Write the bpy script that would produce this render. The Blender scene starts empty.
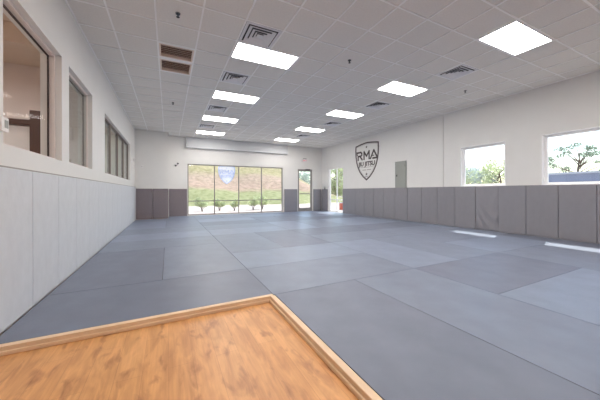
import bpy, bmesh, math, random
from mathutils import Vector, Matrix
random.seed(7)
S = bpy.context.scene
C = S.collection
PI = math.pi

# ---------------------------------------------------------------- materials
def lin(c):
    return tuple(((v/255)/12.92 if v/255 <= .04045 else ((v/255+.055)/1.055)**2.4) for v in c) + (1,)

def base_mat(name, col, rough=.6, metal=0, spec=.5):
    m = bpy.data.materials.new(name); m.use_nodes = True
    b = m.node_tree.nodes['Principled BSDF']
    b.inputs['Base Color'].default_value = lin(col)
    b.inputs['Roughness'].default_value = rough
    b.inputs['Metallic'].default_value = metal
    b.inputs['Specular IOR Level'].default_value = spec
    return m, m.node_tree, b

def noisy(name, col, rough=.6, amt=.06, scale=8, bump=0, bscale=60, metal=0, spec=.5, stretch=(1, 1, 1), bdist=.002):
    """plain surface with a little procedural mottling and a fine bump"""
    m, t, b = base_mat(name, col, rough, metal, spec)
    N, L = t.nodes, t.links
    tc = N.new('ShaderNodeTexCoord'); mp = N.new('ShaderNodeMapping')
    mp.inputs['Scale'].default_value = stretch
    L.new(tc.outputs['Object'], mp.inputs['Vector'])
    n = N.new('ShaderNodeTexNoise'); n.inputs['Scale'].default_value = scale; n.inputs['Detail'].default_value = 4
    L.new(mp.outputs['Vector'], n.inputs['Vector'])
    r = N.new('ShaderNodeValToRGB')
    c = lin(col)
    r.color_ramp.elements[0].position = .3; r.color_ramp.elements[1].position = .7
    r.color_ramp.elements[0].color = tuple(v*(1-amt) for v in c[:3])+(1,)
    r.color_ramp.elements[1].color = tuple(min(1, v*(1+amt)) for v in c[:3])+(1,)
    L.new(n.outputs['Fac'], r.inputs['Fac']); L.new(r.outputs['Color'], b.inputs['Base Color'])
    if bump:
        n2 = N.new('ShaderNodeTexNoise'); n2.inputs['Scale'].default_value = bscale; n2.inputs['Detail'].default_value = 3
        L.new(mp.outputs['Vector'], n2.inputs['Vector'])
        bp = N.new('ShaderNodeBump'); bp.inputs['Strength'].default_value = bump; bp.inputs['Distance'].default_value = bdist
        L.new(n2.outputs['Fac'], bp.inputs['Height']); L.new(bp.outputs['Normal'], b.inputs['Normal'])
    return m

def emit(name, col, strength):
    m = bpy.data.materials.new(name); m.use_nodes = True
    t = m.node_tree; t.nodes.clear()
    e = t.nodes.new('ShaderNodeEmission'); o = t.nodes.new('ShaderNodeOutputMaterial')
    e.inputs[0].default_value = tuple(col)+(1,); e.inputs[1].default_value = strength
    t.links.new(e.outputs[0], o.inputs[0]); return m

def glass(name, tint=(1, 1, 1), refl=1.0):
    m = bpy.data.materials.new(name); m.use_nodes = True
    t = m.node_tree; t.nodes.clear(); N = t.nodes; L = t.links
    o = N.new('ShaderNodeOutputMaterial'); mx = N.new('ShaderNodeMixShader')
    tr = N.new('ShaderNodeBsdfTransparent'); tr.inputs[0].default_value = tuple(tint)+(1,)
    gl = N.new('ShaderNodeBsdfGlossy'); gl.inputs['Roughness'].default_value = .01
    fr = N.new('ShaderNodeLayerWeight'); pw = N.new('ShaderNodeMath'); pw.operation = 'POWER'; pw.inputs[1].default_value = 4.5
    L.new(fr.outputs['Facing'], pw.inputs[0])
    mu = N.new('ShaderNodeMath'); mu.operation = 'MULTIPLY_ADD'; mu.inputs[1].default_value = .55*refl; mu.inputs[2].default_value = .025*refl
    L.new(pw.outputs[0], mu.inputs[0]); L.new(mu.outputs[0], mx.inputs[0])
    L.new(tr.outputs[0], mx.inputs[1]); L.new(gl.outputs[0], mx.inputs[2]); L.new(mx.outputs[0], o.inputs[0])
    return m

M = {}
M['wall'] = noisy('wall_paint', (224, 223, 220), .7, .012, 3, .15, 220)
M['far'] = noisy('far_wall_paint', (228, 226, 222), .7, .012, 3, .12, 220)
M['white'] = noisy('white_paint', (236, 234, 232), .45, .01, 5)
M['bright'] = noisy('gloss_white_trim', (248, 248, 248), .35, .005, 5)
M['soffit'] = noisy('shaded_far_wall_paint', (210, 211, 212), .7, .012, 3)  # far wall paint darkened, the bulkhead's shade put into its colour
M['tile'] = noisy('ceiling_tile', (226, 223, 217), .9, .03, 40, .35, 260)
M['grid'] = noisy('ceiling_grid_metal', (244, 243, 241), .5, .01, 10)
M['pad_light'] = noisy('light_grey_vinyl', (204, 207, 212), .45, .04, 9, .8, 9, bdist=.008, stretch=(1, 1, .7))
M['pad_dark'] = noisy('grey_vinyl', (138, 136, 142), .42, .03, 8, .22, 6, bdist=.005, stretch=(1, 1, .7))
M['pad_brown'] = noisy('brownish_grey_vinyl', (126, 116, 120), .45, .03, 8, .22, 6, bdist=.005)
M['pad_back'] = noisy('pad_backing_board', (96, 88, 86), .8, .04, 12)
def mat_surface(name, col, rough):
    return noisy(name, col, rough, .09, 3.5, .5, 260, stretch=(1, 1, 1), bdist=.002)
M['mat0'] = mat_surface('mat_slate_vinyl', (115, 121, 137), .4)
M['mat1'] = mat_surface('mat_grey_blue_vinyl', (124, 132, 149), .37)
M['mat2'] = mat_surface('mat_pale_blue_vinyl', (132, 142, 161), .34)
M['foam'] = noisy('mat_foam_side', (80, 80, 88), .8, .05, 20)
M['alu'] = noisy('grey_aluminium_frame', (150, 145, 141), .4, .03, 12, metal=.4)
M['frame_pink'] = noisy('warm_grey_frame', (226, 217, 213), .5, .02, 12)
M['mull'] = noisy('dark_taupe_frame', (120, 112, 108), .5, .02, 12)
M['gasket'] = noisy('dark_brown_gasket', (58, 42, 40), .5, .05, 12)
M['vent'] = noisy('white_vent_metal', (226, 226, 228), .4, .02, 20)
M['duct'] = noisy('dark_duct', (80, 80, 84), .8, .05, 20)
M['slat_shadow'] = noisy('brown_slat_shadow', (130, 104, 92), .9, .12, 60)  # shadow between the return grille slats, painted as brown
M['slat_tan'] = noisy('tan_slat', (236, 218, 202), .5, .03, 20)
M['chrome'] = noisy('chrome', (150, 150, 150), .25, .02, 20, metal=.9)
M['black'] = noisy('black_plastic', (38, 36, 36), .4, .05, 20)
M['panel'] = noisy('grey_green_enamel', (150, 153, 147), .45, .02, 9)
M['logo'] = noisy('dark_brown_logo_vinyl', (74, 64, 64), .5, .04, 9)
M['logo_grey'] = noisy('grey_logo_vinyl', (148, 140, 138), .5, .04, 9)
def film(name, col):
    m, t, b = base_mat(name, col, .5)
    tl = t.nodes.new('ShaderNodeBsdfTranslucent'); tl.inputs[0].default_value = lin(col)
    mx = t.nodes.new('ShaderNodeMixShader'); mx.inputs[0].default_value = .6
    t.links.new(b.outputs[0], mx.inputs[1]); t.links.new(tl.outputs[0], mx.inputs[2])
    t.links.new(mx.outputs[0], t.nodes['Material Output'].inputs[0]); return m
M['decal_white'] = film('white_window_decal', (248, 250, 255))
M['decal_blue'] = film('pale_blue_window_decal', (205, 216, 248))
M['red'] = noisy('sign_red', (205, 60, 50), .5, .03, 9)
M['newel'] = noisy('dark_stained_wood', (84, 54, 42), .4, .2, 14, stretch=(6, 6, .6))
M['room'] = noisy('hall_paint', (214, 200, 192), .7, .015, 3)
M['room_green'] = noisy('pale_green_grey_paint', (216, 222, 214), .7, .015, 3)
M['room_ceil'] = noisy('hall_ceiling_paint', (206, 188, 170), .8, .03, 4)
M['edge_wood'] = noisy('light_oak_edging', (232, 202, 168), .5, .07, 5, stretch=(1, 1, 1))
M['glass'] = glass('window_glass', (.97, .985, .98))
M['glass_int'] = glass('interior_window_glass', (.88, .92, .92), 1.2)
M['glass_clear'] = glass('anti_reflective_glass', (.97, .97, .97), .05)
M['lamp'] = emit('lit_diffuser', (1.0, .966, .935), 21)
M['exit_glow'] = emit('exit_letters', (1, .2, .14), .8)

def wood_floor():
    m, t, b = base_mat('honey_oak_planks', (215, 160, 105), .42)
    N, L = t.nodes, t.links
    tc = N.new('ShaderNodeTexCoord')
    sep = N.new('ShaderNodeSeparateXYZ'); L.new(tc.outputs['Object'], sep.inputs[0])
    cmb = N.new('ShaderNodeCombineXYZ')
    L.new(sep.outputs['Y'], cmb.inputs['X']); L.new(sep.outputs['X'], cmb.inputs['Y'])
    br = N.new('ShaderNodeTexBrick')
    br.offset = .37; br.inputs['Scale'].default_value = 1
    br.inputs['Brick Width'].default_value = 1.22; br.inputs['Row Height'].default_value = .155
    br.inputs['Mortar Size'].default_value = .0012; br.inputs['Bias'].default_value = 0
    br.inputs['Color1'].default_value = lin((216, 160, 104)); br.inputs['Color2'].default_value = lin((222, 168, 112))
    br.inputs['Mortar'].default_value = lin((196, 142, 92))
    L.new(cmb.outputs[0], br.inputs['Vector'])
    def grain(sx, sy, scale, detail, dist):
        mp = N.new('ShaderNodeMapping'); mp.inputs['Scale'].default_value = (sx, sy, 1)
        L.new(tc.outputs['Object'], mp.inputs[0])
        n = N.new('ShaderNodeTexNoise'); n.inputs['Scale'].default_value = scale
        n.inputs['Detail'].default_value = detail; n.inputs['Distortion'].default_value = dist
        L.new(mp.outputs[0], n.inputs['Vector']); return n
    n1 = grain(7, 1.6, 1.7, 6, 1.0)      # long figure
    n2 = grain(60, 3, 1.2, 3, .2)        # fine grain
    n3 = grain(4.2, 1.7, 2.4, 5, .5)     # knots and smudges
    def ramp(n, p0, p1, c0, c1):
        r = N.new('ShaderNodeValToRGB'); e = r.color_ramp.elements
        e[0].position = p0; e[1].position = p1; e[0].color = c0; e[1].color = c1
        L.new(n.outputs['Fac'], r.inputs['Fac']); return r
    r1 = ramp(n1, .34, .62, (.80, .72, .66, 1), (1.08, 1.06, 1.04, 1))
    r2 = ramp(n2, .3, .7, (.9, .88, .86, 1), (1.03, 1.03, 1.03, 1))
    r3 = ramp(n3, .27, .44, (.52, .40, .35, 1), (1, 1, 1, 1))
    prev = br.outputs['Color']
    for r in (r1, r2, r3):
        mx = N.new('ShaderNodeMixRGB'); mx.blend_type = 'MULTIPLY'; mx.inputs[0].default_value = .85
        L.new(prev, mx.inputs[1]); L.new(r.outputs['Color'], mx.inputs[2]); prev = mx.outputs[0]
    L.new(prev, b.inputs['Base Color'])
    bp = N.new('ShaderNodeBump'); bp.inputs['Strength'].default_value = .15; bp.inputs['Distance'].default_value = .002
    L.new(n2.outputs['Fac'], bp.inputs['Height']); L.new(bp.outputs['Normal'], b.inputs['Normal'])
    return m
M['floor'] = wood_floor()

def hill_mat():
    m, t, b = base_mat('hillside_ground', (200, 190, 170), .95, spec=.1)
    N, L = t.nodes, t.links
    g = N.new('ShaderNodeTexCoord'); sep = N.new('ShaderNodeSeparateXYZ'); L.new(g.outputs['Object'], sep.inputs[0])
    n = N.new('ShaderNodeTexNoise'); n.inputs['Scale'].default_value = .35; n.inputs['Detail'].default_value = 6
    L.new(g.outputs['Object'], n.inputs['Vector'])
    a = N.new('ShaderNodeMath'); a.operation = 'MULTIPLY_ADD'; a.inputs[1].default_value = 3; a.inputs[2].default_value = -1.5
    L.new(n.outputs['Fac'], a.inputs[0])
    s = N.new('ShaderNodeMath'); s.operation = 'ADD'; L.new(sep.outputs['Y'], s.inputs[0]); L.new(a.outputs[0], s.inputs[1])
    mr = N.new('ShaderNodeMapRange'); mr.inputs['From Min'].default_value = 22; mr.inputs['From Max'].default_value = 50
    L.new(s.outputs[0], mr.inputs['Value'])
    r = N.new('ShaderNodeValToRGB'); cr = r.color_ramp
    cols = [(0, (138, 140, 106)), (.235, (138, 140, 106)), (.275, (156, 134, 122)), (.39, (156, 138, 124)), (.45, (146, 138, 108)), (.7, (156, 144, 118)), (1, (130, 132, 96))]
    cr.elements[0].position = 0; cr.elements[0].color = lin(cols[0][1]); cr.elements[1].position = 1; cr.elements[1].color = lin(cols[-1][1])
    for p, c in cols[1:-1]:
        e = cr.elements.new(p); e.color = lin(c)
    L.new(mr.outputs[0], r.inputs['Fac'])
    n2 = N.new('ShaderNodeTexNoise'); n2.inputs['Scale'].default_value = 2.2; n2.inputs['Detail'].default_value = 5
    L.new(g.outputs['Object'], n2.inputs['Vector'])
    r2 = N.new('ShaderNodeValToRGB'); r2.color_ramp.elements[0].color = (.72, .74, .66, 1); r2.color_ramp.elements[1].color = (1.1, 1.1, 1.1, 1)
    r2.color_ramp.elements[0].position = .35; r2.color_ramp.elements[1].position = .65
    L.new(n2.outputs['Fac'], r2.inputs['Fac'])
    mx = N.new('ShaderNodeMixRGB'); mx.blend_type = 'MULTIPLY'; mx.inputs[0].default_value = 1
    L.new(r.outputs[0], mx.inputs[1]); L.new(r2.outputs[0], mx.inputs[2]); L.new(mx.outputs[0], b.inputs['Base Color'])
    return m
M['hill'] = hill_mat()
M['gravel'] = noisy('pale_gravel', (176, 166, 160), .95, .1, 3, spec=.1)
def leafy(name, col, tr=.5):
    m = noisy(name, col, .7, .3, 1.5, spec=.2); t = m.node_tree
    b = t.nodes['Principled BSDF']; tl = t.nodes.new('ShaderNodeBsdfTranslucent')
    src = b.inputs['Base Color'].links[0].from_socket; t.links.new(src, tl.inputs[0])
    mx = t.nodes.new('ShaderNodeMixShader'); mx.inputs[0].default_value = tr
    t.links.new(b.outputs[0], mx.inputs[1]); t.links.new(tl.outputs[0], mx.inputs[2])
    t.links.new(mx.outputs[0], t.nodes['Material Output'].inputs[0]); return m
M['leaf_a'] = leafy('leaf_green', (198, 206, 168))
M['leaf_b'] = leafy('leaf_blue_green', (184, 196, 190))
M['leaf_c'] = leafy('leaf_pine', (140, 154, 134), .4)
M['bark'] = noisy('bark', (120, 106, 96), .9, .2, 6, spec=.1)
M['block'] = noisy('blue_grey_render', (146, 152, 172), .85, .03, 1)
M['coping'] = noisy('pale_coping', (196, 198, 206), .8, .03, 1)
M['brick'] = noisy('reddish_brick', (206, 104, 82), .85, .15, 8, .3, 30)

# ---------------------------------------------------------------- mesh helpers
class MB:
    def __init__(s): s.v = []; s.f = []; s.m = []; s.mats = []
    def _mi(s, m):
        if m not in s.mats: s.mats.append(m)
        return s.mats.index(m)
    def add(s, vs, fs, mi=0):
        k = len(s.v); s.v += [tuple(v) for v in vs]
        s.f += [tuple(k+i for i in f) for f in fs]; s.m += [mi]*len(fs); return s
    def box(s, a, b, mi=0):
        x0, y0, z0 = [min(p, q) for p, q in zip(a, b)]; x1, y1, z1 = [max(p, q) for p, q in zip(a, b)]
        vs = [(x0, y0, z0), (x1, y0, z0), (x1, y1, z0), (x0, y1, z0), (x0, y0, z1), (x1, y0, z1), (x1, y1, z1), (x0, y1, z1)]
        return s.add(vs, [(0, 3, 2, 1), (4, 5, 6, 7), (0, 1, 5, 4), (1, 2, 6, 5), (2, 3, 7, 6), (3, 0, 4, 7)], mi)
    def rbox(s, a, b, r=.01, seg=2, mi=0):
        x0, y0, z0 = [min(p, q) for p, q in zip(a, b)]; x1, y1, z1 = [max(p, q) for p, q in zip(a, b)]
        bm = bmesh.new(); bmesh.ops.create_cube(bm, size=1)
        for v in bm.verts:
            v.co = Vector(((x0+x1)/2+v.co.x*(x1-x0), (y0+y1)/2+v.co.y*(y1-y0), (z0+z1)/2+v.co.z*(z1-z0)))
        bmesh.ops.bevel(bm, geom=bm.edges[:], offset=r, segments=seg, profile=.6, affect='EDGES')
        bm.verts.ensure_lookup_table()
        vs = [v.co[:] for v in bm.verts]; fs = [tuple(v.index for v in f.verts) for f in bm.faces]
        bm.free(); return s.add(vs, fs, mi)
    def tube(s, pts, rad, n=8, mi=0, cap=True):
        pts = [Vector(p) for p in pts]
        if not isinstance(rad, (list, tuple)): rad = [rad]*len(pts)
        vs = []; fs = []; prev = None
        for i, p in enumerate(pts):
            d = (pts[min(i+1, len(pts)-1)]-pts[max(i-1, 0)]).normalized()
            u = d.orthogonal().normalized() if prev is None else (prev-d*prev.dot(d)).normalized()
            prev = u; w = d.cross(u)
            for k in range(n):
                a = 2*PI*k/n; vs.append(p+(u*math.cos(a)+w*math.sin(a))*rad[i])
        for i in range(len(pts)-1):
            for k in range(n):
                fs.append((i*n+k, i*n+(k+1) % n, (i+1)*n+(k+1) % n, (i+1)*n+k))
        if cap:
            fs.append(tuple(range(n-1, -1, -1))); fs.append(tuple((len(pts)-1)*n+k for k in range(n)))
        return s.add(vs, fs, mi)
    def build(s, name, mats, parent=None, smooth=False, loc=None):
        me = bpy.data.meshes.new(name); me.from_pydata(s.v, [], s.f)
        if not isinstance(mats, (list, tuple)): mats = [mats]
        for m in mats: me.materials.append(m)
        for p, i in zip(me.polygons, s.m): p.material_index = i; p.use_smooth = smooth
        me.update()
        o = bpy.data.objects.new(name, me); C.objects.link(o)
        if parent is not None: o.parent = parent
        if loc is not None: o.location = loc
        return o

def empty(name, loc=(0, 0, 0), rz=0):
    o = bpy.data.objects.new(name, None); C.objects.link(o); o.location = loc; o.rotation_euler = (0, 0, rz)
    o.empty_display_size = .1; return o
def tag(o, label, cat, group=None, kind=None):
    o['label'] = label; o['category'] = cat
    if group: o['group'] = group
    if kind: o['kind'] = kind
    return o
def struct(o): o['kind'] = 'structure'; return o
def copy_tree(o, parent=None, loc=None):
    c = o.copy(); C.objects.link(c); c.parent = parent
    if loc is not None: c.location = loc
    for ch in [x for x in S.objects if x.parent == o]: copy_tree(ch, c)
    return c
ORD = ['zeroth', 'first', 'second', 'third', 'fourth', 'fifth', 'sixth', 'seventh', 'eighth', 'ninth', 'tenth', 'eleventh', 'twelfth',
       'thirteenth', 'fourteenth', 'fifteenth', 'sixteenth', 'seventeenth', 'eighteenth', 'nineteenth', 'twentieth']

def text_mesh(txt, size, depth=.003, bold=0, sx=1):
    cu = bpy.data.curves.new('t', 'FONT'); cu.body = txt; cu.size = size; cu.extrude = depth; cu.offset = bold
    cu.align_x = 'CENTER'; cu.align_y = 'CENTER'
    o = bpy.data.objects.new('t', cu); C.objects.link(o)
    bpy.context.view_layer.update()
    me = bpy.data.meshes.new_from_object(o.evaluated_get(bpy.context.evaluated_depsgraph_get()))
    vs = [(v.co.x*sx, v.co.y, v.co.z) for v in me.vertices]; fs = [tuple(p.vertices) for p in me.polygons]
    bpy.data.objects.remove(o); bpy.data.curves.remove(cu); bpy.data.meshes.remove(me)
    return vs, fs

# ---------------------------------------------------------------- room shell
XL, XR, YF, YB, H = -1.24, 8.25, 13.6, -4.2, 3.715
WT = .21

def wall(name, axis, c0, c1, u0, u1, z0, z1, holes, m):
    """axis 'x': slab between X=c0 and c1 running in Y; holes = (u0,u1,z0,z1)"""
    us = sorted({u0, u1, *[h[0] for h in holes], *[h[1] for h in holes]})
    zs = sorted({z0, z1, *[h[2] for h in holes], *[h[3] for h in holes]})
    mb = MB()
    solid = {}
    for i in range(len(us)-1):
        for k in range(len(zs)-1):
            um, zm = (us[i]+us[i+1])/2, (zs[k]+zs[k+1])/2
            solid[i, k] = not any(h[0] < um < h[1] and h[2] < zm < h[3] for h in holes)
    def P(c, u, z): return (c, u, z) if axis == 'x' else (u, c, z)
    for (i, k), sld in solid.items():
        if not sld: continue
        a, b, p, q = us[i], us[i+1], zs[k], zs[k+1]
        for c in (c0, c1): mb.add([P(c, a, p), P(c, b, p), P(c, b, q), P(c, a, q)], [(0, 1, 2, 3)])
        if not solid.get((i-1, k)): mb.add([P(c0, a, p), P(c1, a, p), P(c1, a, q), P(c0, a, q)], [(0, 1, 2, 3)])
        if not solid.get((i+1, k)): mb.add([P(c0, b, p), P(c1, b, p), P(c1, b, q), P(c0, b, q)], [(0, 1, 2, 3)])
        if not solid.get((i, k-1)): mb.add([P(c0, a, p), P(c1, a, p), P(c1, b, p), P(c0, b, p)], [(0, 1, 2, 3)])
        if not solid.get((i, k+1)): mb.add([P(c0, a, q), P(c1, a, q), P(c1, b, q), P(c0, b, q)], [(0, 1, 2, 3)])
    return mb

# left wall with three interior windows
W1 = (3.10, 4.47, 1.535, 2.90); W2 = (4.75, 6.02, 1.545, 2.90); W3 = (7.08, 11.45, 1.555, 2.87)
struct(wall('wall_left', 'x', XL-WT, XL, YB, YF+.2, -.2, H+.25, [W1, W2, W3], None).build('wall_left', M['wall']))

# right wall: openings for the two daylight windows seen, one more towards the camera, the tall corner window
RW1 = (3.96, 5.205, 1.275, 2.50); RW2 = (1.93, 3.175, 1.265, 2.515); RW3 = (-.1, 1.12, 1.265, 2.515); RW4 = (11.45, 12.88, 0.0, 2.44)
near = wall('w', 'x', XR+.03, XR+.19, YB, 5.78, -.2, H+.25, [RW1, RW2, RW3], None)
far = wall('w', 'x', XR, XR+.19, 5.78, YF+.2, -.2, H+.25, [RW4], None)
near.add(far.v, far.f)
struct(near.build('wall_right', M['wall']))

FW = (.82, 5.72, .02, 2.47); FD = (6.65, 7.60, .0, 2.43)
fw = wall('w', 'y', YF, YF+.2, XL, XR+.19, -.2, H+.25, [FW, FD], None)
fw.box((XL, 12.8, -.1), (.005, YF+.01, H+.02))            # boxed-out corner on the left
struct(fw.build('wall_far', M['far']))
bk = wall('w', 'y', YB-.2, YB, XL-WT, XR+.3, -.2, H+.25, [], None)
struct(bk.build('wall_back', M['wall']))
# shallow bulkhead above the big window
o = MB().rbox((.76, 13.42, 3.22), (5.95, YF+.02, H+.01), .004, 1).build('trim_1', M['soffit']); struct(o)

# floor slab (planked) with the recess left open of mats
struct(MB().box((XL-WT, YB, -.25), (XR+.19, YF+.2, -.06)).build('floor', M['floor']))
struct(MB().box((XL-3.6, YB, H+.26), (XR+.6, YF+.4, H+.45)).build('ceiling_slab', M['wall'])).name = 'ceiling'

# ---------------------------------------------------------------- ceiling
T = .6096; GX, GY = -.767, 4.53
def cx(k): return GX+k*T
def cy(k): return GY+k*T
lightL = [(3, k) for k in (-8, -4, 0, 4, 8, 12)]      # column index of left edge, row index
lightR = [(9, k) for k in (-8, -4, 0, 4, 8, 12)]
ventL = [(3, -1), (3, 2), (3, 6), (3, 10)]
ventR = [(10, -2), (10, 2), (10, 6), (10, 10)]
returns = [(1, 1), (1, 2)]
open_cells = set(); skip_v = set()
for i, k in lightL+lightR:
    open_cells |= {(i, k), (i+1, k)}; skip_v.add((i+1, k))
for c in ventL+ventR+returns: open_cells.add(c)
tiles = MB(); bars = MB(); zt = H+.008
i0, i1, k0, k1 = -1, 15, -15, 15
for i in range(i0, i1):
    for k in range(k0, k1):
        a, b, c, d = cx(i), cx(i+1), cy(k), cy(k+1)
        a = max(a, XL-.0); b = min(b, XR+.03); c = max(c, YB); d = min(d, YF)
        if b-a < .01 or d-c < .01: continue
        if (i, k) not in open_cells: tiles.add([(a, c, zt), (b, c, zt), (b, d, zt), (a, d, zt)], [(3, 2, 1, 0)])
        if (i, k) not in skip_v and XL < cx(i) < XR:
            bars.box((cx(i)-.012, c, H-.0015), (cx(i)+.012, d, zt+.02))
        if YB < cy(k) < YF: bars.box((a, cy(k)-.012, H), (b, cy(k)+.012, zt+.02))
bars.box((XL, YB, H-.002), (XL+.022, 12.8, zt+.01)); bars.box((XR-.022, YB, H-.002), (XR+.03, YF, zt+.01))
ce = struct(tiles.build('ceiling', M['tile']))
bars.build('ceiling_grid', M['grid'], ce)

# troffer lights
def make_light():
    r = empty('ceiling_light')
    w, d = 2*T-.03, T-.03
    f = MB()
    for a, b in (((0, 0), (w, .02)), ((0, d-.02), (w, d)), ((0, .02), (.02, d-.02)), ((w-.02, .02), (w, d-.02))):
        f.box((a[0], a[1], -.002), (b[0], b[1], .06))
    f.box((0, 0, .06), (w, d, .065)); f.build('frame', M['vent'], r)
    MB().box((.021, .021, .004), (w-.021, d-.021, .012)).build('diffuser', M['lamp'], r)
    return r
lp = make_light(); first = True
names = {(3, 0): 'nearest in the left row, beside a square vent', (3, 4): 'second in the left row', (3, 8): 'third in the left row',
         (3, 12): 'farthest in the left row, near the bulkhead', (9, -4): 'nearest in the right row, largest at upper right',
         (9, 0): 'second in the right row', (9, 4): 'third in the right row', (9, 8): 'fourth in the right row', (9, 12): 'farthest in the right row',
         (3, -4): 'unseen, added for light above the wooden floor, over the camera', (3, -8): 'unseen, added for light in the left row behind the camera', (9, -8): 'unseen, added for light in the right row beside the camera'}  # rows carried on out of view, added to light the near area
for i, k in lightL+lightR:
    loc = (cx(i)+.015, cy(k)+.015, H)
    o = lp if first else copy_tree(lp)
    first = False; o.location = loc
    tag(o, 'lit rectangular troffer ceiling light, '+names[i, k], 'ceiling light', 'recessed troffer lights in the ceiling')

# square supply diffusers with nested louvre rings
def ring(mb, r0, z0, r1, z1, th=.004):
    v = []
    for r, z in ((r0, z0), (r1, z1), (r1, z1+th), (r0, z0+th)):
        v += [(-r, -r, z), (r, -r, z), (r, r, z), (-r, r, z)]
    f = []
    for k in range(4):
        n = (k+1) % 4
        for a in range(4):
            b = (a+1) % 4; f.append((a*4+k, a*4+n, b*4+n, b*4+k))
    mb.add(v, f)
def make_vent():
    r = empty('ceiling_vent')
    MB().box((-.28, -.28, .12), (.28, .28, .13)).box((-.285, -.285, 0), (-.28, .285, .13)).box((.28, -.285, 0), (.285, .285, .13)) \
        .box((-.28, -.285, 0), (.28, -.28, .13)).box((-.28, .28, 0), (.28, .285, .13)).build('duct', M['duct'], r)
    f = MB(); ring(f, .286, -.003, .245, -.003, .006); f.build('frame', M['vent'], r)
    for a, b in ((.222, .166), (.154, .104), (.092, .056)):
        l = MB(); ring(l, a, -.012, b, .010); l.build('louvre', M['vent'], r)
    MB().rbox((-.052, -.052, -.012), (.052, .052, -.004), .003, 1).build('centre_plate', M['vent'], r)
    return r
vp = make_vent(); first = True
vn = {(3, -1): 'square white louvred ceiling vent touching the nearest left light', (3, 2): 'square white louvred ceiling vent between first and second left lights',
      (3, 6): 'square white louvred ceiling vent between second and third left lights', (3, 10): 'square white louvred ceiling vent between third and fourth left lights',
      (10, -2): 'square white louvred ceiling vent between the two nearest right lights', (10, 2): 'square white louvred ceiling vent past the second right light',
      (10, 6): 'square white louvred ceiling vent past the third right light', (10, 10): 'square white louvred ceiling vent before the farthest right light'}
for i, k in ventL+ventR:
    o = vp if first else copy_tree(vp)
    first = False; o.location = (cx(i)+T/2, cy(k)+T/2, H)
    tag(o, vn[i, k], 'ceiling vent', 'square ceiling diffusers')

# brown return grilles
def make_return(depth, y0):
    r = empty('return_grille')
    w, d = T-.06, depth
    fl = MB(); a0, a1, b0, b1 = -.03+.012, T-.03-.012, -y0+.012, T-y0-.012
    fl.box((a0, b0, 0), (a1, -.013, .006)).box((a0, d+.013, 0), (a1, b1, .006)).box((a0, -.013, 0), (-.013, d+.013, .006)).box((w+.013, -.013, 0), (a1, d+.013, .006))
    fl.build('flange', M['grid'], r)
    MB().box((0, 0, .05), (w, d, .055)).build('filter', M['slat_shadow'], r)  # brown backing stands in for the shadow behind the slats
    f = MB()
    for a, b in (((-.012, -.012), (w+.012, .014)), ((-.012, d-.014), (w+.012, d+.012)), ((-.012, .014), (.014, d-.014)), ((w-.014, .014), (w+.012, d-.014))):
        f.box((a[0], a[1], -.003), (b[0], b[1], .05))
    f.build('frame', M['slat_tan'], r)
    n = 6
    for q in range(n):
        y = .03+(d-.06)*(q+.5)/n
        s = MB(); s.add([(.014, y-.022, -.001), (w-.014, y-.022, -.001), (w-.014, y+.012, .014), (.014, y+.012, .014),
                         (.014, y-.022, .003), (w-.014, y-.022, .003), (w-.014, y+.012, .018), (.014, y+.012, .018)],
                        [(0, 1, 2, 3), (7, 6, 5, 4), (0, 4, 5, 1), (2, 6, 7, 3), (1, 5, 6, 2), (0, 3, 7, 4)])
        s.build('slat', M['slat_tan'], r)
    return r
rp = make_return(.46, .06)
rp.location = (cx(1)+.03, cy(1)+.06, H)
tag(rp, 'brown slatted return air grille in the ceiling, the nearer of the pair', 'air grille', 'pair of return grilles')
ro = make_return(.5, .05); ro.location = (cx(1)+.03, cy(2)+.05, H)
tag(ro, 'brown slatted return air grille in the ceiling, the farther of the pair', 'air grille', 'pair of return grilles')

def sprinkler(x, y, label):
    r = empty('sprinkler_head', (x, y, H))
    MB().tube([(0, 0, .012), (0, 0, -.006)], [.036, .03], 16).build('escutcheon', M['chrome'], r)
    MB().tube([(0, 0, -.006), (0, 0, -.045)], [.012, .008], 10).tube([(0, 0, -.045), (0, 0, -.049)], [.024, .024], 12).build('deflector', M['black'], r)
    tag(r, label, 'sprinkler', 'ceiling sprinkler heads')
sprinkler(.133, 4.22, 'small dark sprinkler head in the ceiling just before the brown grilles')
sprinkler(3.208, 4.225, 'small dark sprinkler head in the ceiling between the two light rows')
sprinkler(.13, 8.51, 'small dark sprinkler head in the ceiling beyond the brown grilles')
sprinkler(6.86, 4.19, 'small sprinkler head in the ceiling near the right wall')

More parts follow.
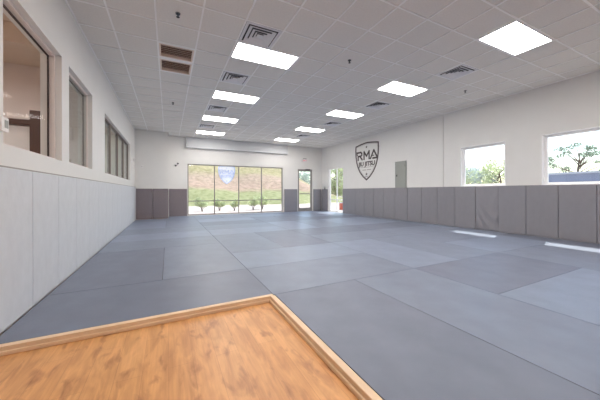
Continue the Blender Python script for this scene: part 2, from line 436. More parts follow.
# ---------------------------------------------------------------- windows
def window_x(name, face, glassx, hole, bar, mull, m, gmat, gasket=None, depth=.05, trans=(), sill=None):
    """frame in an opening of a wall of constant X; bars run round the opening"""
    y0, y1, z0, z1 = hole; a, b = glassx-depth/2, glassx+depth/2
    f = MB()
    f.box((a, y0, z0), (b, y1, z0+bar)).box((a, y0, z1-bar), (b, y1, z1))
    f.box((a, y0, z0+bar), (b, y0+bar, z1-bar)).box((a, y1-bar, z0+bar), (b, y1, z1-bar))
    fr = struct(f.build(name, m))
    ys = [y0+bar]+list(mull)+[y1-bar]
    for y in mull: MB().box((a+.002, y-bar/2, z0+bar), (b-.002, y+bar/2, z1-bar)).build('mullion', m, fr)
    for z in trans: MB().box((a+.004, y0+bar, z-.02), (b-.004, y1-bar, z+.02)).build('transom', m, fr)
    for p, q in zip(ys[:-1], ys[1:]):
        MB().box((glassx-.003, p+.001, z0+bar+.001), (glassx+.003, q-.001, z1-bar-.001)).build('pane', gmat, fr)
    if gasket is not None:
        g = MB(); x0, x1, w = gasket, gasket+.016, .016
        for p, q in zip(ys[:-1], ys[1:]):
            p += .001 if p == y0+bar else bar/2; q -= .001 if q == y1-bar else bar/2
            g.box((x0, p, z0+bar), (x1, q, z0+bar+w)).box((x0, p, z1-bar-w), (x1, q, z1-bar))
            g.box((x0, p, z0+bar+w), (x1, p+w, z1-bar-w)).box((x0, q-w, z0+bar+w), (x1, q, z1-bar-w))
        g.build('gasket', M['gasket'], fr)
    return fr
def casing(mb, x, hole, w=.055, t=.012):
    y0, y1, z0, z1 = hole
    mb.box((x, y0-w, z0-w), (x+t, y1+w, z0)).box((x, y0-w, z1), (x+t, y1+w, z1+w))
    mb.box((x, y0-w, z0), (x+t, y0, z1)).box((x, y1, z0), (x+t, y1+w, z1))
window_x('window_1', XL, -1.33, W1, .03, [], M['frame_pink'], M['glass_clear'], -1.372)
window_x('window_2', XL, -1.33, W2, .03, [], M['frame_pink'], M['glass_int'], -1.372)
window_x('window_3', XL, -1.33, W3, .035, [8.17, 9.26, 10.35], M['mull'], M['glass_int'], -1.372)
# right wall windows, white frames with sill boards
for nm, hole in (('window_5', RW1), ('window_6', RW2), ('window_7', RW3)):
    fr = window_x(nm, XR, XR+.145, hole, .075, [], M['bright'], M['glass'], None, .05)
    a, b, c, d = hole; e = .012; xi, xo = XR+.022, XR+.119
    MB().box((xi, a, c), (xo, b, c+e)).box((xi, a, d-e), (xo, b, d)).box((xi, a, c+e), (xo, a+e, d-e)).box((xi, b-e, c+e), (xo, b, d-e)).build('jamb_liner', M['bright'], fr)
window_x('window_8', XR, XR+.09, RW4, .05, [12.13], M['white'], M['glass'], None, .06, trans=(.68,))
# big far window: four bays with a low transom
def far_window(name, hole, mull, tr, y=YF+.07, bar=.045):
    x0, x1, z0, z1 = hole; a, b = y-.03, y+.03
    f = MB().box((x0, a, z0), (x1, b, z0+bar)).box((x0, a, z1-bar), (x1, b, z1)).box((x0, a, z0+bar), (x0+bar, b, z1-bar)).box((x1-bar, a, z0+bar), (x1, b, z1-bar))
    fr = struct(f.build(name, M['alu']))
    xs = [x0+bar]+mull+[x1-bar]
    for x in mull: MB().box((x-bar/2, a+.002, z0+bar), (x+bar/2, b-.002, z1-bar)).build('mullion', M['alu'], fr)
    for p, q in zip(xs[:-1], xs[1:]):
        if tr: MB().box((p, a+.004, tr-.02), (q, b-.004, tr+.02)).build('transom', M['alu'], fr)
        MB().box((p+.001, y-.003, z0+bar+.001), (q-.001, y+.003, z1-bar-.001)).build('pane', M['glass'], fr)
    return fr
far_window('window_4', FW, [2.06, 3.27, 4.50], .69)
# glazed door in the far wall
dr = far_window('door_1', FD, [], None, bar=.05)
leaf = MB()
x0, x1 = 6.705, 7.545; yy = YF+.07
leaf.box((x0, yy-.022, .055), (x0+.05, yy+.022, 2.375)).box((x1-.05, yy-.022, .055), (x1, yy+.022, 2.375))
leaf.box((x0+.06, yy-.022, .055), (x1-.06, yy+.022, .2)).box((x0+.06, yy-.022, 2.3), (x1-.06, yy+.022, 2.375))
leaf.build('door_leaf', M['alu'], dr)
MB().box((x0+.07, yy-.06, .98), (x1-.07, yy-.04, 1.03)).box((x0+.1, yy-.04, .99), (x0+.13, yy-.02, 1.02)).box((x1-.13, yy-.04, .99), (x1-.1, yy-.02, 1.02)).build('push_bar', M['alu'], dr)
MB().rbox((7.15, yy-.1, 2.38), (7.45, yy-.03, 2.44), .006, 1).build('door_closer', M['black'], dr)

# wood edging round the recess
def edging(a, b, nm): return struct(MB().rbox(a, b, .003, 1).build(nm, M['edge_wood']))
edging((-1.24, 2.700, -.06), (1.027, 2.753, .002), 'trim_2')
edging((.985, YB+.1, -.06), (1.04, 2.699, .002), 'trim_3')
edging((-1.24, 2.684, -.06), (.968, 2.699, -.03), 'trim_4')
edging((.969, YB+.1, -.06), (.984, 2.699, -.03), 'trim_5')

# ---------------------------------------------------------------- floor mats
CE = 1.1; OX, OY = 1.03, 2.722
occ = {}; mats = []
def put(i, j, w, h, tone):
    for a in range(w):
        for b in range(h): occ[i+a, j+b] = 1
    mats.append((i, j, w, h, tone))
imin, imax, jmin, jmax = -2, 5, -3, 9
explicit = [(-2, 0, 2, 1, 0), (-2, 1, 1, 2, 0), (-1, 1, 1, 2, 1), (-2, 3, 2, 1, 1), (-2, 4, 2, 1, 2), (-2, 5, 2, 1, 1), (-2, 6, 1, 2, 2), (-1, 6, 1, 2, 1),
            (0, -3, 2, 1, 0), (2, -3, 2, 1, 1), (4, -3, 2, 1, 1), (0, -2, 1, 2, 0), (1, -2, 1, 2, 1), (2, -2, 2, 1, 2), (2, -1, 2, 1, 0), (4, -2, 1, 2, 1), (5, -2, 1, 2, 1),
            (0, 0, 2, 1, 1), (0, 1, 2, 1, 2), (0, 2, 1, 2, 1), (1, 2, 1, 2, 0), (2, 0, 1, 2, 2), (3, 0, 1, 2, 1), (2, 2, 2, 1, 1), (2, 3, 2, 1, 0),
            (4, 0, 2, 1, 2), (4, 1, 2, 1, 1), (0, 4, 2, 1, 2), (0, 5, 2, 1, 1), (2, 4, 1, 2, 2), (3, 4, 1, 2, 1)]
for e in explicit: put(*e)
for j in range(jmin, jmax):
    for i in range(imin, imax+1):
        if (i, j) in occ or (i < 0 and j < 0): continue
        hv = (i//2+j//2) % 2; tone = (i*3+j*5) % 3
        if hv and i+1 <= imax and (i+1, j) not in occ: put(i, j, 2, 1, tone)
        elif j+1 < jmax and (i, j+1) not in occ: put(i, j, 1, 2, tone)
        else: put(i, j, 1, 1, tone)
g = .0018
def mat_obj(x0, x1, y0, y1, tone, label):
    w, h = round(x1-x0, 4), round(y1-y0, 4)
    key = (w, h, tone)
    if key not in cache:
        mb = MB().rbox((g, g, 0), (w-g, h-g, .06), .003, 2)
        o = mb.build('floor_mat', [M['mat%d' % tone], M['foam']])
        for p in o.data.polygons:
            if abs(p.normal.z) < .3: p.material_index = 1
        cache[key] = o.data
    else:
        o = bpy.data.objects.new('floor_mat', cache[key]); C.objects.link(o)
    o.location = (x0, y0, -.06)
    tag(o, label, 'floor mat', 'grappling mats covering the floor')
cache = {}
tn = ['slate grey', 'grey-blue', 'pale grey-blue']
def mlabel(i, j, w, h, tone):
    sh = 'crosswise' if w > h else 'lengthwise' if h > w else 'square'
    if i < 0: col = 'at left wall' if i == -2 else 'one column off left wall'
    else: col = '%s column right of wood' % ORD[i+1]
    row = '%s row beyond wood' % ORD[j+1] if j >= 0 else '%s row before wood corner' % ORD[-j]
    return '%s mat %s, %s, %s' % (tn[tone], sh, col, row)
for i, j, w, h, tone in mats:
    x0, x1 = OX+i*CE, OX+(i+w)*CE; y0, y1 = OY+j*CE, OY+(j+h)*CE
    if i == -2: x0 = -1.19
    if x0 < -1.1 and y1 > 12.7: y1 = 12.7
    if j < 0 and i == 0: x0 = 1.045
    if j == 0 and i < 0: y0 = 2.757
    mat_obj(x0, x1, y0, y1, tone, mlabel(i, j, w, h, tone))
# narrow strip by the right wall and the last cut row
xr0 = OX+6*CE
j = -3; q = 1
while j < 9:
    mat_obj(xr0, 8.195, OY+j*CE, OY+min(j+2, 9)*CE, (j+4) % 3, 'narrow cut floor mat along the right wall pads, %s from the front' % ORD[q]); j += 2; q += 1
q = 1
for i in range(0, 8, 2):
    x0 = OX+i*CE; x1 = min(OX+(i+2)*CE, 8.195)
    mat_obj(x0, x1, OY+9*CE, 13.55 if i < 6 else 13.54, (i+1) % 3, 'cut floor mat in the last row under the far wall, %s from the left end' % ORD[q+1]); q += 1
mat_obj(.01, 1.03, OY+9*CE, 13.545, 1, 'cut floor mat in the last row under the far wall, leftmost')

# ---------------------------------------------------------------- wall pads
def pad(x0, x1, y0, y1, h, key, label, wrinkle=False, group='vinyl pads lining the walls'):
    """padded wall panel: vinyl cushion on a backing board; the thin axis decides which way it faces"""
    thin_x = (x1-x0) < (y1-y0)
    ck = (round(x1-x0, 3), round(y1-y0, 3), h, key, wrinkle)
    if ck not in pcache:
        r = empty('wall_pad')
        w, d = x1-x0, y1-y0
        if wrinkle:
            nu, nv = 26, 40; vs = []; fs = []
            for b in range(nv+1):
                for a in range(nu+1):
                    u, v = a/nu, b/nv
                    e = min(u, 1-u, v, 1-v); ed = min(1, e/.03)
                    bul = .014*math.sqrt(max(0, ed))
                    wr = .015*math.sin(9*(v*2.2-u*1.3)+2*math.sin(4*u))*math.exp(-((v-.28)/.26)**2) + .005*math.sin(20*u+11*v)*math.exp(-((u-.15)/.15)**2)
                    vs.append((.016-bul+(wr if wr < 0 else wr*.9)*min(1, e/.06), u*(d-.006)+.003, v*h))
            for b in range(nv):
                for a in range(nu): fs.append((b*(nu+1)+a, (b+1)*(nu+1)+a, (b+1)*(nu+1)+a+1, b*(nu+1)+a+1))
            mb = MB().add(vs, fs)
            mb.box((.031, .003, 0), (w-.012, d-.003, h))
            mb.build('cushion', M[key], r, smooth=True)
            MB().box((w-.012, .003, 0), (w, d-.003, h-.004)).build('backing_board', M['pad_back'], r)
        elif thin_x:
            lo = key == 'pad_light'
            a, b = ((.012, w) if lo else (0, w-.012))
            MB().rbox((a, .003, 0), (b, d-.003, h), .013, 3).build('cushion', M[key], r)
            p, q = ((0, .012) if lo else (w-.012, w))
            MB().box((p, .003, 0), (q, d-.003, h-.004)).build('backing_board', M['pad_back'], r)
        else:
            MB().rbox((.003, 0, 0), (w-.003, d-.012, h), .013, 3).build('cushion', M[key], r)
            MB().box((.003, d-.012, 0), (w-.003, d, h-.004)).build('backing_board', M['pad_back'], r)
        pcache[ck] = r
    else:
        r = copy_tree(pcache[ck])
    r.location = (x0, y0, 0)
    tag(r, label, 'wall pad', group); return r
pcache = {}
HL, HR = 1.335, 1.275
y = 2.815; q = 1
while y < 12.7:
    y1 = min(y+.69, 12.745)
    pad(XL, XL+.045, y, y1, HL, 'pad_light', 'light grey tall pad on the left wall, %s from the camera end' % ORD[q], group='light grey pads along the left wall')
    y = y1; q += 1
pad(XL, XL+.045, 2.815-.69, 2.81, HL, 'pad_light', 'light grey tall pad on the left wall beside the wood floor').location.z = -.06
y = 1.595; q = 1
while y < 11.3:
    y1 = min(y+.625, 11.43)
    xf = XR
    wr = abs(y-4.095) < .01
    lab = 'grey vinyl pad on the right wall, %s from the camera end' % ORD[q]
    if wr: lab = 'wrinkled creased grey vinyl pad below the farther square window on the right'
    pad(XR-.05, XR+(.03 if y1 < 5.79 else 0), y, y1, HR, 'pad_dark', lab, wr, 'grey pads along the right wall'); y = y1; q += 1
pad(XR-.05, XR, 12.93, 13.54, HR, 'pad_dark', 'grey vinyl pad in the far right corner beside the tall window')
pad(-1.192, -.60, 12.75, 12.8, HR, 'pad_brown', 'brownish grey pad on the boxed-out corner, touching the left wall')
pad(-.597, -.0, 12.75, 12.8, HR, 'pad_brown', 'brownish grey pad on the boxed-out corner, right of its twin')
pad(.03, .80, 13.55, 13.6, HR, 'pad_brown', 'brownish grey pad just left of the big far window')
pad(5.80, 6.60, 13.55, 13.6, HR, 'pad_dark', 'grey pad on the far wall between big window and glass door')
pad(7.66, 8.19, 13.55, 13.6, HR, 'pad_dark', 'grey pad on the far wall right of the glass door')
struct(MB().box((XL, 2.82, HL+.001), (XL+.03, 12.74, HL+.014)).build('trim_6', M['alu']))

# ---------------------------------------------------------------- wall things
# thermostat
r = empty('thermostat', (XL-.002, 3.09, 1.70))
MB().rbox((0, -.06, -.06), (.022, .05, .06), .006, 2).build('housing', M['white'], r)
MB().box((.0225, -.02, -.03), (.024, .035, .035)).build('screen', M['panel'], r)
tag(r, 'small white thermostat with grey screen on the left wall beside the first window', 'thermostat')
r = empty('motion_sensor', (XL-.002, 12.35, 2.42))
MB().rbox((0, -.04, -.06), (.06, .04, .06), .01, 2).build('housing', M['white'], r)
MB().rbox((.0605, -.025, -.03), (.066, .025, .01), .002, 1).build('lens', M['panel'], r)
tag(r, 'small white sensor box high on the far end of the left wall', 'sensor')
r = empty('wall_plate', (-.98, 12.8, 2.2))
MB().rbox((-.04, -.012, -.06), (.04, 0, .06), .003, 1).build('plate', M['white'], r)
MB().box((-.012, -.016, -.02), (.012, -.0125, .02)).build('switch', M['logo_grey'], r)
tag(r, 'tiny pale wall plate on the boxed-out corner above brownish pads', 'wall plate')
# twin-head fixture
r = empty('emergency_light', (.35, YF, 2.42))
MB().rbox((-.09, -.05, -.03), (.09, 0, .05), .01, 2).build('housing', M['white'], r)
for dx, dz in ((-.04, -.05), (.05, .05)):
    MB().tube([(dx, -.03, dz), (dx, -.07, dz-.01), (dx, -.1, dz-.02)], [.02, .036, .04], 14).build('lamp_head', M['black'], r)
tag(r, 'small wall fixture with two dark round heads left of the big window', 'emergency light')
# exit sign
r = empty('exit_sign', (7.08, YF, 2.92))
MB().rbox((-.17, -.05, -.08), (.17, 0, .09), .008, 2).build('housing', M['vent'], r)
MB().rbox((-.1, -.09, .092), (.1, -.01, .13), .01, 2).build('lamp_heads', M['panel'], r)
vs, fs = text_mesh('EXIT', .13, .002, .0)
MB().add([(x, -.053-z, y) for x, y, z in vs], fs).build('lettering', M['exit_glow'], r)
tag(r, 'white exit sign with red letters above the glass door', 'exit sign')
# electric panel
r = empty('electric_panel', (XR, 7.577, 1.0))
MB().rbox((-.03, -.277, 0), (0, .277, 1.32), .004, 1).build('cabinet', M['panel'], r)
MB().rbox((-.04, -.235, .06), (-.031, .235, 1.26), .003, 1).build('door', M['panel'], r)
MB().rbox((-.052, .15, .72), (-.041, .19, .8), .003, 1).build('latch', M['black'], r)
for z in (.2, 1.1): MB().tube([(-.045, -.238, z), (-.045, -.238, z+.08)], .006, 8).build('hinge', M['chrome'], r)
tag(r, 'grey-green electric panel on the right wall behind the pads', 'electric panel')
# dark clip on the corner pad
r = empty('door_hardware', (XR-.02, 13.2, HR))
MB().rbox((-.05, -.05, 0), (.01, .05, .03), .004, 1).build('base', M['black'], r)
MB().tube([(-.02, -.04, .03), (-.02, -.05, .1), (-.02, 0, .14), (-.02, .05, .1), (-.02, .04, .03)], .009, 8).build('loop', M['black'], r)
r.name = 'wall_hook'
tag(r, 'small dark hook standing on the far right corner pad', 'hook')

# shield logo -------------------------------------------------------------
def shield(s=1.0, dx=0):
    """closed outline, u to the right, v up, in metres"""
    pts = []
    for k in range(9):
        u = -.80+1.6*k/8; pts.append((u, .79+.10*(1-(abs(u)/.80)**1.5)))
    side = [(.815, .55), (.80, .3), (.75, .02), (.65, -.25), (.49, -.50), (.27, -.72), (.0, -.90)]
    pts += side + [(-u, v) for u, v in side[-2::-1]]
    return [(u*s, v*s) for u, v in pts]
def inset(pts, d):
    n = len(pts); out = []
    for k in range(n):
        a, b, c = Vector(pts[k-1]), Vector(pts[k]), Vector(pts[(k+1) % n])
        e1, e2 = (b-a).normalized(), (c-b).normalized()
        n1, n2 = Vector((e1.y, -e1.x)), Vector((e2.y, -e2.x))
        m = (n1+n2).normalized(); L = d/max(.45, m.dot(n1)); out.append((b.x+m.x*L, b.y+m.y*L))
    return out
def band(mb, outer, inner, T_, t=.006):
    n = len(outer); vs = [T_(u, v, t) for u, v in outer]+[T_(u, v, t) for u, v in inner]+[T_(u, v, 0) for u, v in outer]+[T_(u, v, 0) for u, v in inner]
    fs = []
    for k in range(n):
        q = (k+1) % n
        fs += [(k, q, n+q, n+k), (k, 2*n+k, 2*n+q, q), (n+k, n+q, 3*n+q, 3*n+k)]
    mb.add(vs, fs)
def stroke(mb, pts, w, T_, t=.006):
    for a, b in zip(pts[:-1], pts[1:]):
        a, b = Vector(a), Vector(b); d = (b-a).normalized(); n = Vector((-d.y, d.x))*w/2
        a = a-d*w*.35; b = b+d*w*.35
        q = [a+n, b+n, b-n, a-n]
        vs = [T_(p.x, p.y, t) for p in q]+[T_(p.x, p.y, 0) for p in q]
        mb.add(vs, [(0, 1, 2, 3), (0, 4, 5, 1), (1, 5, 6, 2), (2, 6, 7, 3), (3, 7, 4, 0)])
def star(mb, cu, cv, r, T_, t=.006):
    p = [(cu+math.sin(k*PI/5)*(r if k % 2 == 0 else r*.42), cv+math.cos(k*PI/5)*(r if k % 2 == 0 else r*.42)) for k in range(10)]
    mb.add([T_(u, v, t) for u, v in p], [tuple(range(10))])
RMA = [([(-.70, .46), (-.40, .46), (-.33, .40), (-.33, .33), (-.40, .28), (-.60, .28), (-.60, .10)], .078), ([(-.47, .28), (-.30, .10)], .078), ([(-.70, .46), (-.66, .34)], .06),
       ([(-.17, .10), (-.17, .46), (.0, .24), (.18, .46), (.18, .10)], .078),
       ([(.27, .10), (.49, .46), (.71, .10), (.42, .10)], .078), ([(.38, .22), (.5, .22)], .04)]
def logo(parent, T_, m, m2, t=.006, letters=True):
    o = shield(); b = MB(); band(b, o, inset(o, .062), T_, t); b.build('shield_outline', m, parent)
    b = MB(); i1_ = inset(o, .082); band(b, i1_, inset(o, .094), T_, t); b.build('inner_line', m2, parent)
    for pts in ('R', 'M', 'A'):
        b = MB(); sel = {'R': RMA[:3], 'M': RMA[3:4], 'A': RMA[4:]}[pts]
        for p, w in sel: stroke(b, p, w, T_, t)
        b.build('letter', m, parent)
    b = MB(); vs, fs = text_mesh('JIU JITSU', .25, t/2, .008, 1.0)
    w = max(v[0] for v in vs)-min(v[0] for v in vs); k = 1.14/w
    b.add([T_(x*k, y*1.12-.125, z+t/2) for x, y, z in vs], fs); b.build('jiu_jitsu_lettering', m, parent)
    b = MB(); stroke(b, [(-.50, -.26), (-.12, -.28), (.12, -.28), (.50, -.26)], .014, T_, t); b.build('divider_line', m2, parent)
    b = MB(); vs, fs = text_mesh('EST.   TEAM', .1, t/2, 0, 1)
    b = MB()
    for u in (-.27, -.18, -.09, .05, .14, .23): stroke(b, [(u, -.40), (u+.05, -.40)], .03, T_, t)
    if letters: b.build('lettering_row', m2, parent)
    b = MB(); star(b, 0, .66, .075, T_, t); b.build('star', m, parent)
    b = MB(); star(b, 0, -.60, .085, T_, t); stroke(b, [(-.07, -.70), (.07, -.70)], .02, T_, t); b.build('emblem', m, parent)
r = empty('wall_logo', (XR, 9.60, 2.535))
logo(r, lambda u, v, t: (-t, -u, v), M['logo'], M['logo_grey'])
tag(r, 'large dark shield logo reading RMA JIU JITSU on the right wall', 'wall logo')
# pale decal on the second bay of the big window
r = empty('window_decal', (2.66, YF+.064, 1.99))
k = .52
o = shield(k); b = MB()
b.add([(u, -.002, v) for u, v in o], [tuple(range(len(o)))]).build('backing', M['decal_white'], r)
def TD(u, v, t): return (u*k, -.003-t*.3, v*k)
logo(r, TD, M['decal_blue'], M['decal_blue'], letters=False)
tag(r, 'pale white and blue shield decal on the big far window, second bay', 'window decal')

# ---------------------------------------------------------------- hall beyond the left wall
hx0, hx1 = -4.6, XL-WT
def wallbox(nm, a, b, m): return struct(MB().box(a, b).build(nm, m))
wallbox('wall_hall_west', (hx0-.1, YB, -.2), (hx0, YF+.2, H+.25), M['room'])
wallbox('wall_hall_partition', (hx0, 6.08, -.2), (hx1, 6.2, H+.25), M['room'])
wallbox('wall_hall_north', (hx0, YF, -.2), (hx1, YF+.2, H+.25), M['room_green'])
wallbox('wall_hall_south', (hx0, YB-.2, -.2), (hx1, YB, H+.25), M['room'])
wallbox('wall_hall_soffit', (hx0, 5.2, 3.28), (hx1, 6.08, 3.56), M['room_ceil'])
wallbox('floor_hall', (hx0, YB, -.2), (hx1, YF, -.06), M['room'])
wallbox('ceiling_hall', (hx0, YB, H-.15), (hx1, YF, H), M['room_ceil'])
# half wall with dark rail and newel
hw = MB().box((-3.2, 5.14, -.06), (-1.77, 5.24, 2.07)).build('half_wall', M['white']); tag(hw, 'white half wall under the dark rail beyond the first window', 'half wall')
r = empty('stair_rail', (-1.70, 5.12, 0))
MB().rbox((-.062, -.05, 1.2), (.068, .05, 2.30), .004, 1).build('newel_post', M['newel'], r)
MB().rbox((-1.5, -.03, 2.085), (-.066, .09, 2.165), .01, 2).build('handrail', M['newel'], r)
tag(r, 'dark brown stair rail with square newel post beyond the first window', 'stair rail')
def hall_fill_light(x, y, l):  # troffers added to brighten the rooms behind the left windows
    o = copy_tree(lp); o.location = (x, y, H-.158); tag(o, l, 'ceiling light', 'fill lights added in the rooms beyond the left wall')
hall_fill_light(-4.55, 4.3, 'added fill troffer in the hall ceiling near the stair rail')
hall_fill_light(-3.6, 1.4, 'added fill troffer in the hall ceiling beyond the first window')
hall_fill_light(-2.9, 7.0, 'added fill troffer in the room beyond the wide left window, nearest')
hall_fill_light(-3.6, 9.0, 'added fill troffer in the room beyond the wide left window, nearer')
hall_fill_light(-3.6, 10.8, 'added fill troffer in the room beyond the wide left window, farther')

# ---------------------------------------------------------------- outdoors
def grid_mesh(x0, x1, y0, y1, nx, ny, zf):
    vs = [(x0+(x1-x0)*a/nx, y0+(y1-y0)*b/ny, 0) for b in range(ny+1) for a in range(nx+1)]
    vs = [(x, y, zf(x, y)) for x, y, _ in vs]
    fs = [(b*(nx+1)+a, b*(nx+1)+a+1, (b+1)*(nx+1)+a+1, (b+1)*(nx+1)+a) for b in range(ny) for a in range(nx)]
    return MB().add(vs, fs)
wb = MB().box((-60, YF+.21, -1), (140, 140, -.16)).box((XR+.2, -60, -1), (140, YF+.21, -.16))
o = wb.build('ground', M['gravel']); struct(o)
rnd = random.Random(3)
def hz(x, y):
    s = max(0, y-25); z = -.4+min(s*.42, 14)+.15*math.sin(x*.7)+.12*math.sin(y*.9+x*.3)
    fade = min(1, max(0, (24-x)/8)); return -.5+(z+.5)*fade
o = grid_mesh(-50, 26, 24, 64, 76, 50, hz).build('hillside', M['hill'], smooth=True); struct(o)

def leaves(mb, c, r, n, size, rn, flat=1.0):
    for _ in range(n):
        while True:
            p = Vector((rn.uniform(-1, 1), rn.uniform(-1, 1), rn.uniform(-1, 1)))
            if .2 < p.length < 1: break
        p = Vector((p.x*r, p.y*r, p.z*r*flat))+Vector(c)
        a = Vector((rn.gauss(0, 1), rn.gauss(0, 1), rn.gauss(0, 1))).normalized(); b = a.orthogonal().normalized()
        s = size*rn.uniform(.6, 1.3); d = a.cross(b)*.25*s
        mb.add([p-a*s, p-b*s*.5+d, p+a*s, p+b*s*.5+d], [(0, 1, 2, 3)])
def make_tree(name, hgt, crown, nb, leaf, m, seed, flat=.8, size=.16, per=60, low=.25, cl=.28):
    rn = random.Random(seed); r = empty(name)
    tr = MB(); tr.tube([(0, 0, -.2), (.05*hgt*rn.uniform(-1, 1), .03*hgt, hgt*.45), (0, 0, hgt*.85)], [hgt*.028, hgt*.018, hgt*.006], 8)
    fo = MB()
    for _ in range(nb):
        z = hgt*rn.uniform(low, .97); a = rn.uniform(0, 2*PI)
        rr = crown*math.sqrt(max(.08, 1-((z/hgt-.62)/.42)**2))*rn.uniform(.45, 1)
        tip = (rr*math.cos(a), rr*math.sin(a), z)
        tr.tube([(0, 0, z*.72), (tip[0]*.5, tip[1]*.5, z*.86), tip], [hgt*.009, hgt*.006, hgt*.002], 5)
        leaves(fo, tip, crown*cl, per, size, rn, flat)
    tr.build('trunk', M['bark'], r, True); fo.build('foliage', m, r)
    return r
bushy = make_tree('bushy_tree', 6.2, 2.6, 46, 0, M['leaf_a'], 1, .9, .2, 46, .12, .36)
blue = make_tree('bushy_tree', 5.2, 2.4, 40, 0, M['leaf_b'], 2, .9, .18, 46, .1, .36)
pine = make_tree('pine_tree', 7.0, 2.9, 17, 0, M['leaf_c'], 5, .55, .13, 60, .5, .2)
used = set()
def place(t, x, y, s, rz, label, cat, group):
    o = t if t.name not in used else copy_tree(t)
    used.add(t.name); o.location = (x, y, max(-.16, hz(x, y)) if y > 24 and x < 26 else -.16); o.rotation_euler.z = rz; o.scale = (s, s, s)
    tag(o, label, cat, group)
GT = 'trees beyond the right windows'
place(pine, 45, 13.6, 1.0, .3, 'tall open pine with visible branches beyond the nearer right window', 'tree', GT)
place(pine, 54, 10.5, .95, 2.0, 'smaller open pine at the right edge beyond the blue-grey building', 'tree', GT)
place(pine, 57, 21.4, 1.08, 4.0, 'open pine at the left side of the nearer right window', 'tree', GT)
ts = [(bushy, 44, 28.8, 1.0, 'at the left of'), (blue, 51, 28.4, 1.0, 'set back in the middle of'), (bushy, 44, 22.0, .95, 'at the right of'), (blue, 58, 35, 1.2, 'farthest back in')]
for k_, (t, x, y, s, w) in enumerate(ts):
    place(t, x, y, s, k_*1.3, ('leafy green tree ' if t is bushy else 'hazy blue-green tree ')+w+' the farther right window view', 'tree', GT)
gd = [(bushy, 18.6, 44, .7, 'left of centre behind the glass door'), (blue, 23.5, 45, .9, 'at centre behind the glass door'), (bushy, 26, 38, 1.1, 'at right behind the glass door'),
      (blue, 31, 42, 1.0, 'left of centre through the tall corner window'), (bushy, 33, 34, 1.0, 'at centre through the tall corner window'), (blue, 39, 36, 1.1, 'at right through the tall corner window'), (bushy, 36, 48, 1.2, 'farthest back beyond the tall corner window')]
for k_, (t, x, y, s, w) in enumerate(gd):
    place(t, x, y, s, k_*2.1, 'leafy tree '+w, 'tree', 'trees beyond the far right corner')
# low shrubs in the gravel outside the far window
def make_shrub():
    rn = random.Random(11); r = empty('shrub')
    st = MB(); fo = MB()
    for k_ in range(9):
        a = rn.uniform(0, 2*PI); q = rn.uniform(.1, .32); z = rn.uniform(.35, .75)
        st.tube([(0, 0, -.05), (q*.4*math.cos(a), q*.4*math.sin(a), z*.5), (q*math.cos(a), q*math.sin(a), z)], [.012, .008, .003], 5)
        leaves(fo, (q*math.cos(a), q*math.sin(a), z), .2, 60, .075, rn)
    st.build('stems', M['bark'], r, True); fo.build('foliage', M['leaf_a'], r); return r
sh = make_shrub()
for k_, (px, w) in enumerate([(2.0, 'leftmost, in the first bay'), (3.15, 'left of the first mullion'), (4.05, 'in the second bay'), (5.4, 'just right of the middle mullion'), (6.2, 'in the middle of the third bay'), (8.0, 'in the last bay')]):
    o = sh if k_ == 0 else copy_tree(sh)
    o.location = (px, 18.4+.3*math.sin(k_*2), -.16); o.rotation_euler.z = k_*1.1; s = [1, .9, .85, 1.05, 1.1, .6][k_]; o.scale = (s, s, s)
    tag(o, 'small green shrub outside the big window, '+w, 'shrub', 'shrubs outside the big window')
# low building
r = empty('low_building', (30, 3, -.16))
MB().box((0, -16, 0), (9, 10, 2.7)).build('wall', M['block'], r)
MB().box((-.12, -16.12, 2.7), (9.12, 10.12, 2.86)).build('coping', M['coping'], r)
MB().box((-.04, 8.2, 1.75), (-.005, 9.4, 2.35)).build('panel', M['coping'], r)
tag(r, 'low blue-grey flat-roofed building beyond the nearer right window', 'building')
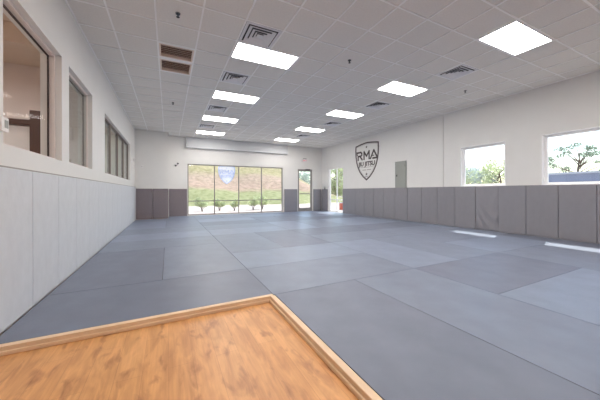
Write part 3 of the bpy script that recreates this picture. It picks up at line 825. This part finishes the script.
# low brick planter glimpsed through the tall corner window
r = empty('brick_planter', (11.6, 15.45, -.16), .3)
MB().box((-.6, -.35, 0), (.6, .35, .46)).build('wall', M['brick'], r)
cp = MB(); cp.box((-.64, -.39, .46), (.64, -.29, .52)).box((-.64, .29, .46), (.64, .39, .52)).box((-.64, -.29, .46), (-.54, .29, .52)).box((.54, -.29, .46), (.64, .29, .52)); cp.build('coping', M['coping'], r)
fo = MB(); rn = random.Random(4)
for q in range(7): leaves(fo, (-.45+.15*q, 0, .6), .16, 30, .06, rn)
fo.build('plants', M['leaf_a'], r)
tag(r, 'low reddish brick planter outside, glimpsed through the tall corner window', 'planter')

# ---------------------------------------------------------------- light
w = bpy.data.worlds.new('sky'); S.world = w; w.use_nodes = True
t = w.node_tree; bg = t.nodes['Background']
sky = t.nodes.new('ShaderNodeTexSky'); sky.sky_type = 'NISHITA'; sky.sun_disc = False
sky.sun_elevation = math.radians(60); sky.sun_rotation = math.radians(70); sky.air_density = 1.2; sky.dust_density = 1; sky.ozone_density = 1
t.links.new(sky.outputs[0], bg.inputs[0]); bg.inputs[1].default_value = .30
sl = bpy.data.lights.new('sun', 'SUN'); sl.energy = 8; sl.angle = math.radians(.6); sl.color = (1, .96, .9)
so = bpy.data.objects.new('sun', sl); C.objects.link(so); so.location = (30, 10, 40)
so.rotation_euler = Vector((-.57, -.18, -1)).to_track_quat('-Z', 'Y').to_euler()

# ---------------------------------------------------------------- camera
cd = bpy.data.cameras.new('camera'); co = bpy.data.objects.new('camera', cd); C.objects.link(co)
cd.sensor_width = 36; cd.lens = 264.0868/600*36; cd.shift_y = -(200-191.69)/600; cd.clip_start = .05; cd.clip_end = 500
yaw, roll = .4628, -.0027
f = Vector((math.sin(yaw), math.cos(yaw), 0)); rr = Vector((math.cos(yaw), -math.sin(yaw), 0)); u = Vector((0, 0, 1))
r2 = rr*math.cos(roll)+u*math.sin(roll); u2 = -rr*math.sin(roll)+u*math.cos(roll)
mw = Matrix((( r2.x, u2.x, -f.x, 0), (r2.y, u2.y, -f.y, 0), (r2.z, u2.z, -f.z, 1.1282), (0, 0, 0, 1)))
co.matrix_world = mw
S.camera = co
S.view_settings.view_transform = 'Standard'; S.view_settings.look = 'None'; S.view_settings.gamma = 1
S.view_settings.exposure = 0.17
S.cycles.max_bounces = 10; S.cycles.diffuse_bounces = 6; S.cycles.transparent_max_bounces = 12
S.cycles.sample_clamp_indirect = 6
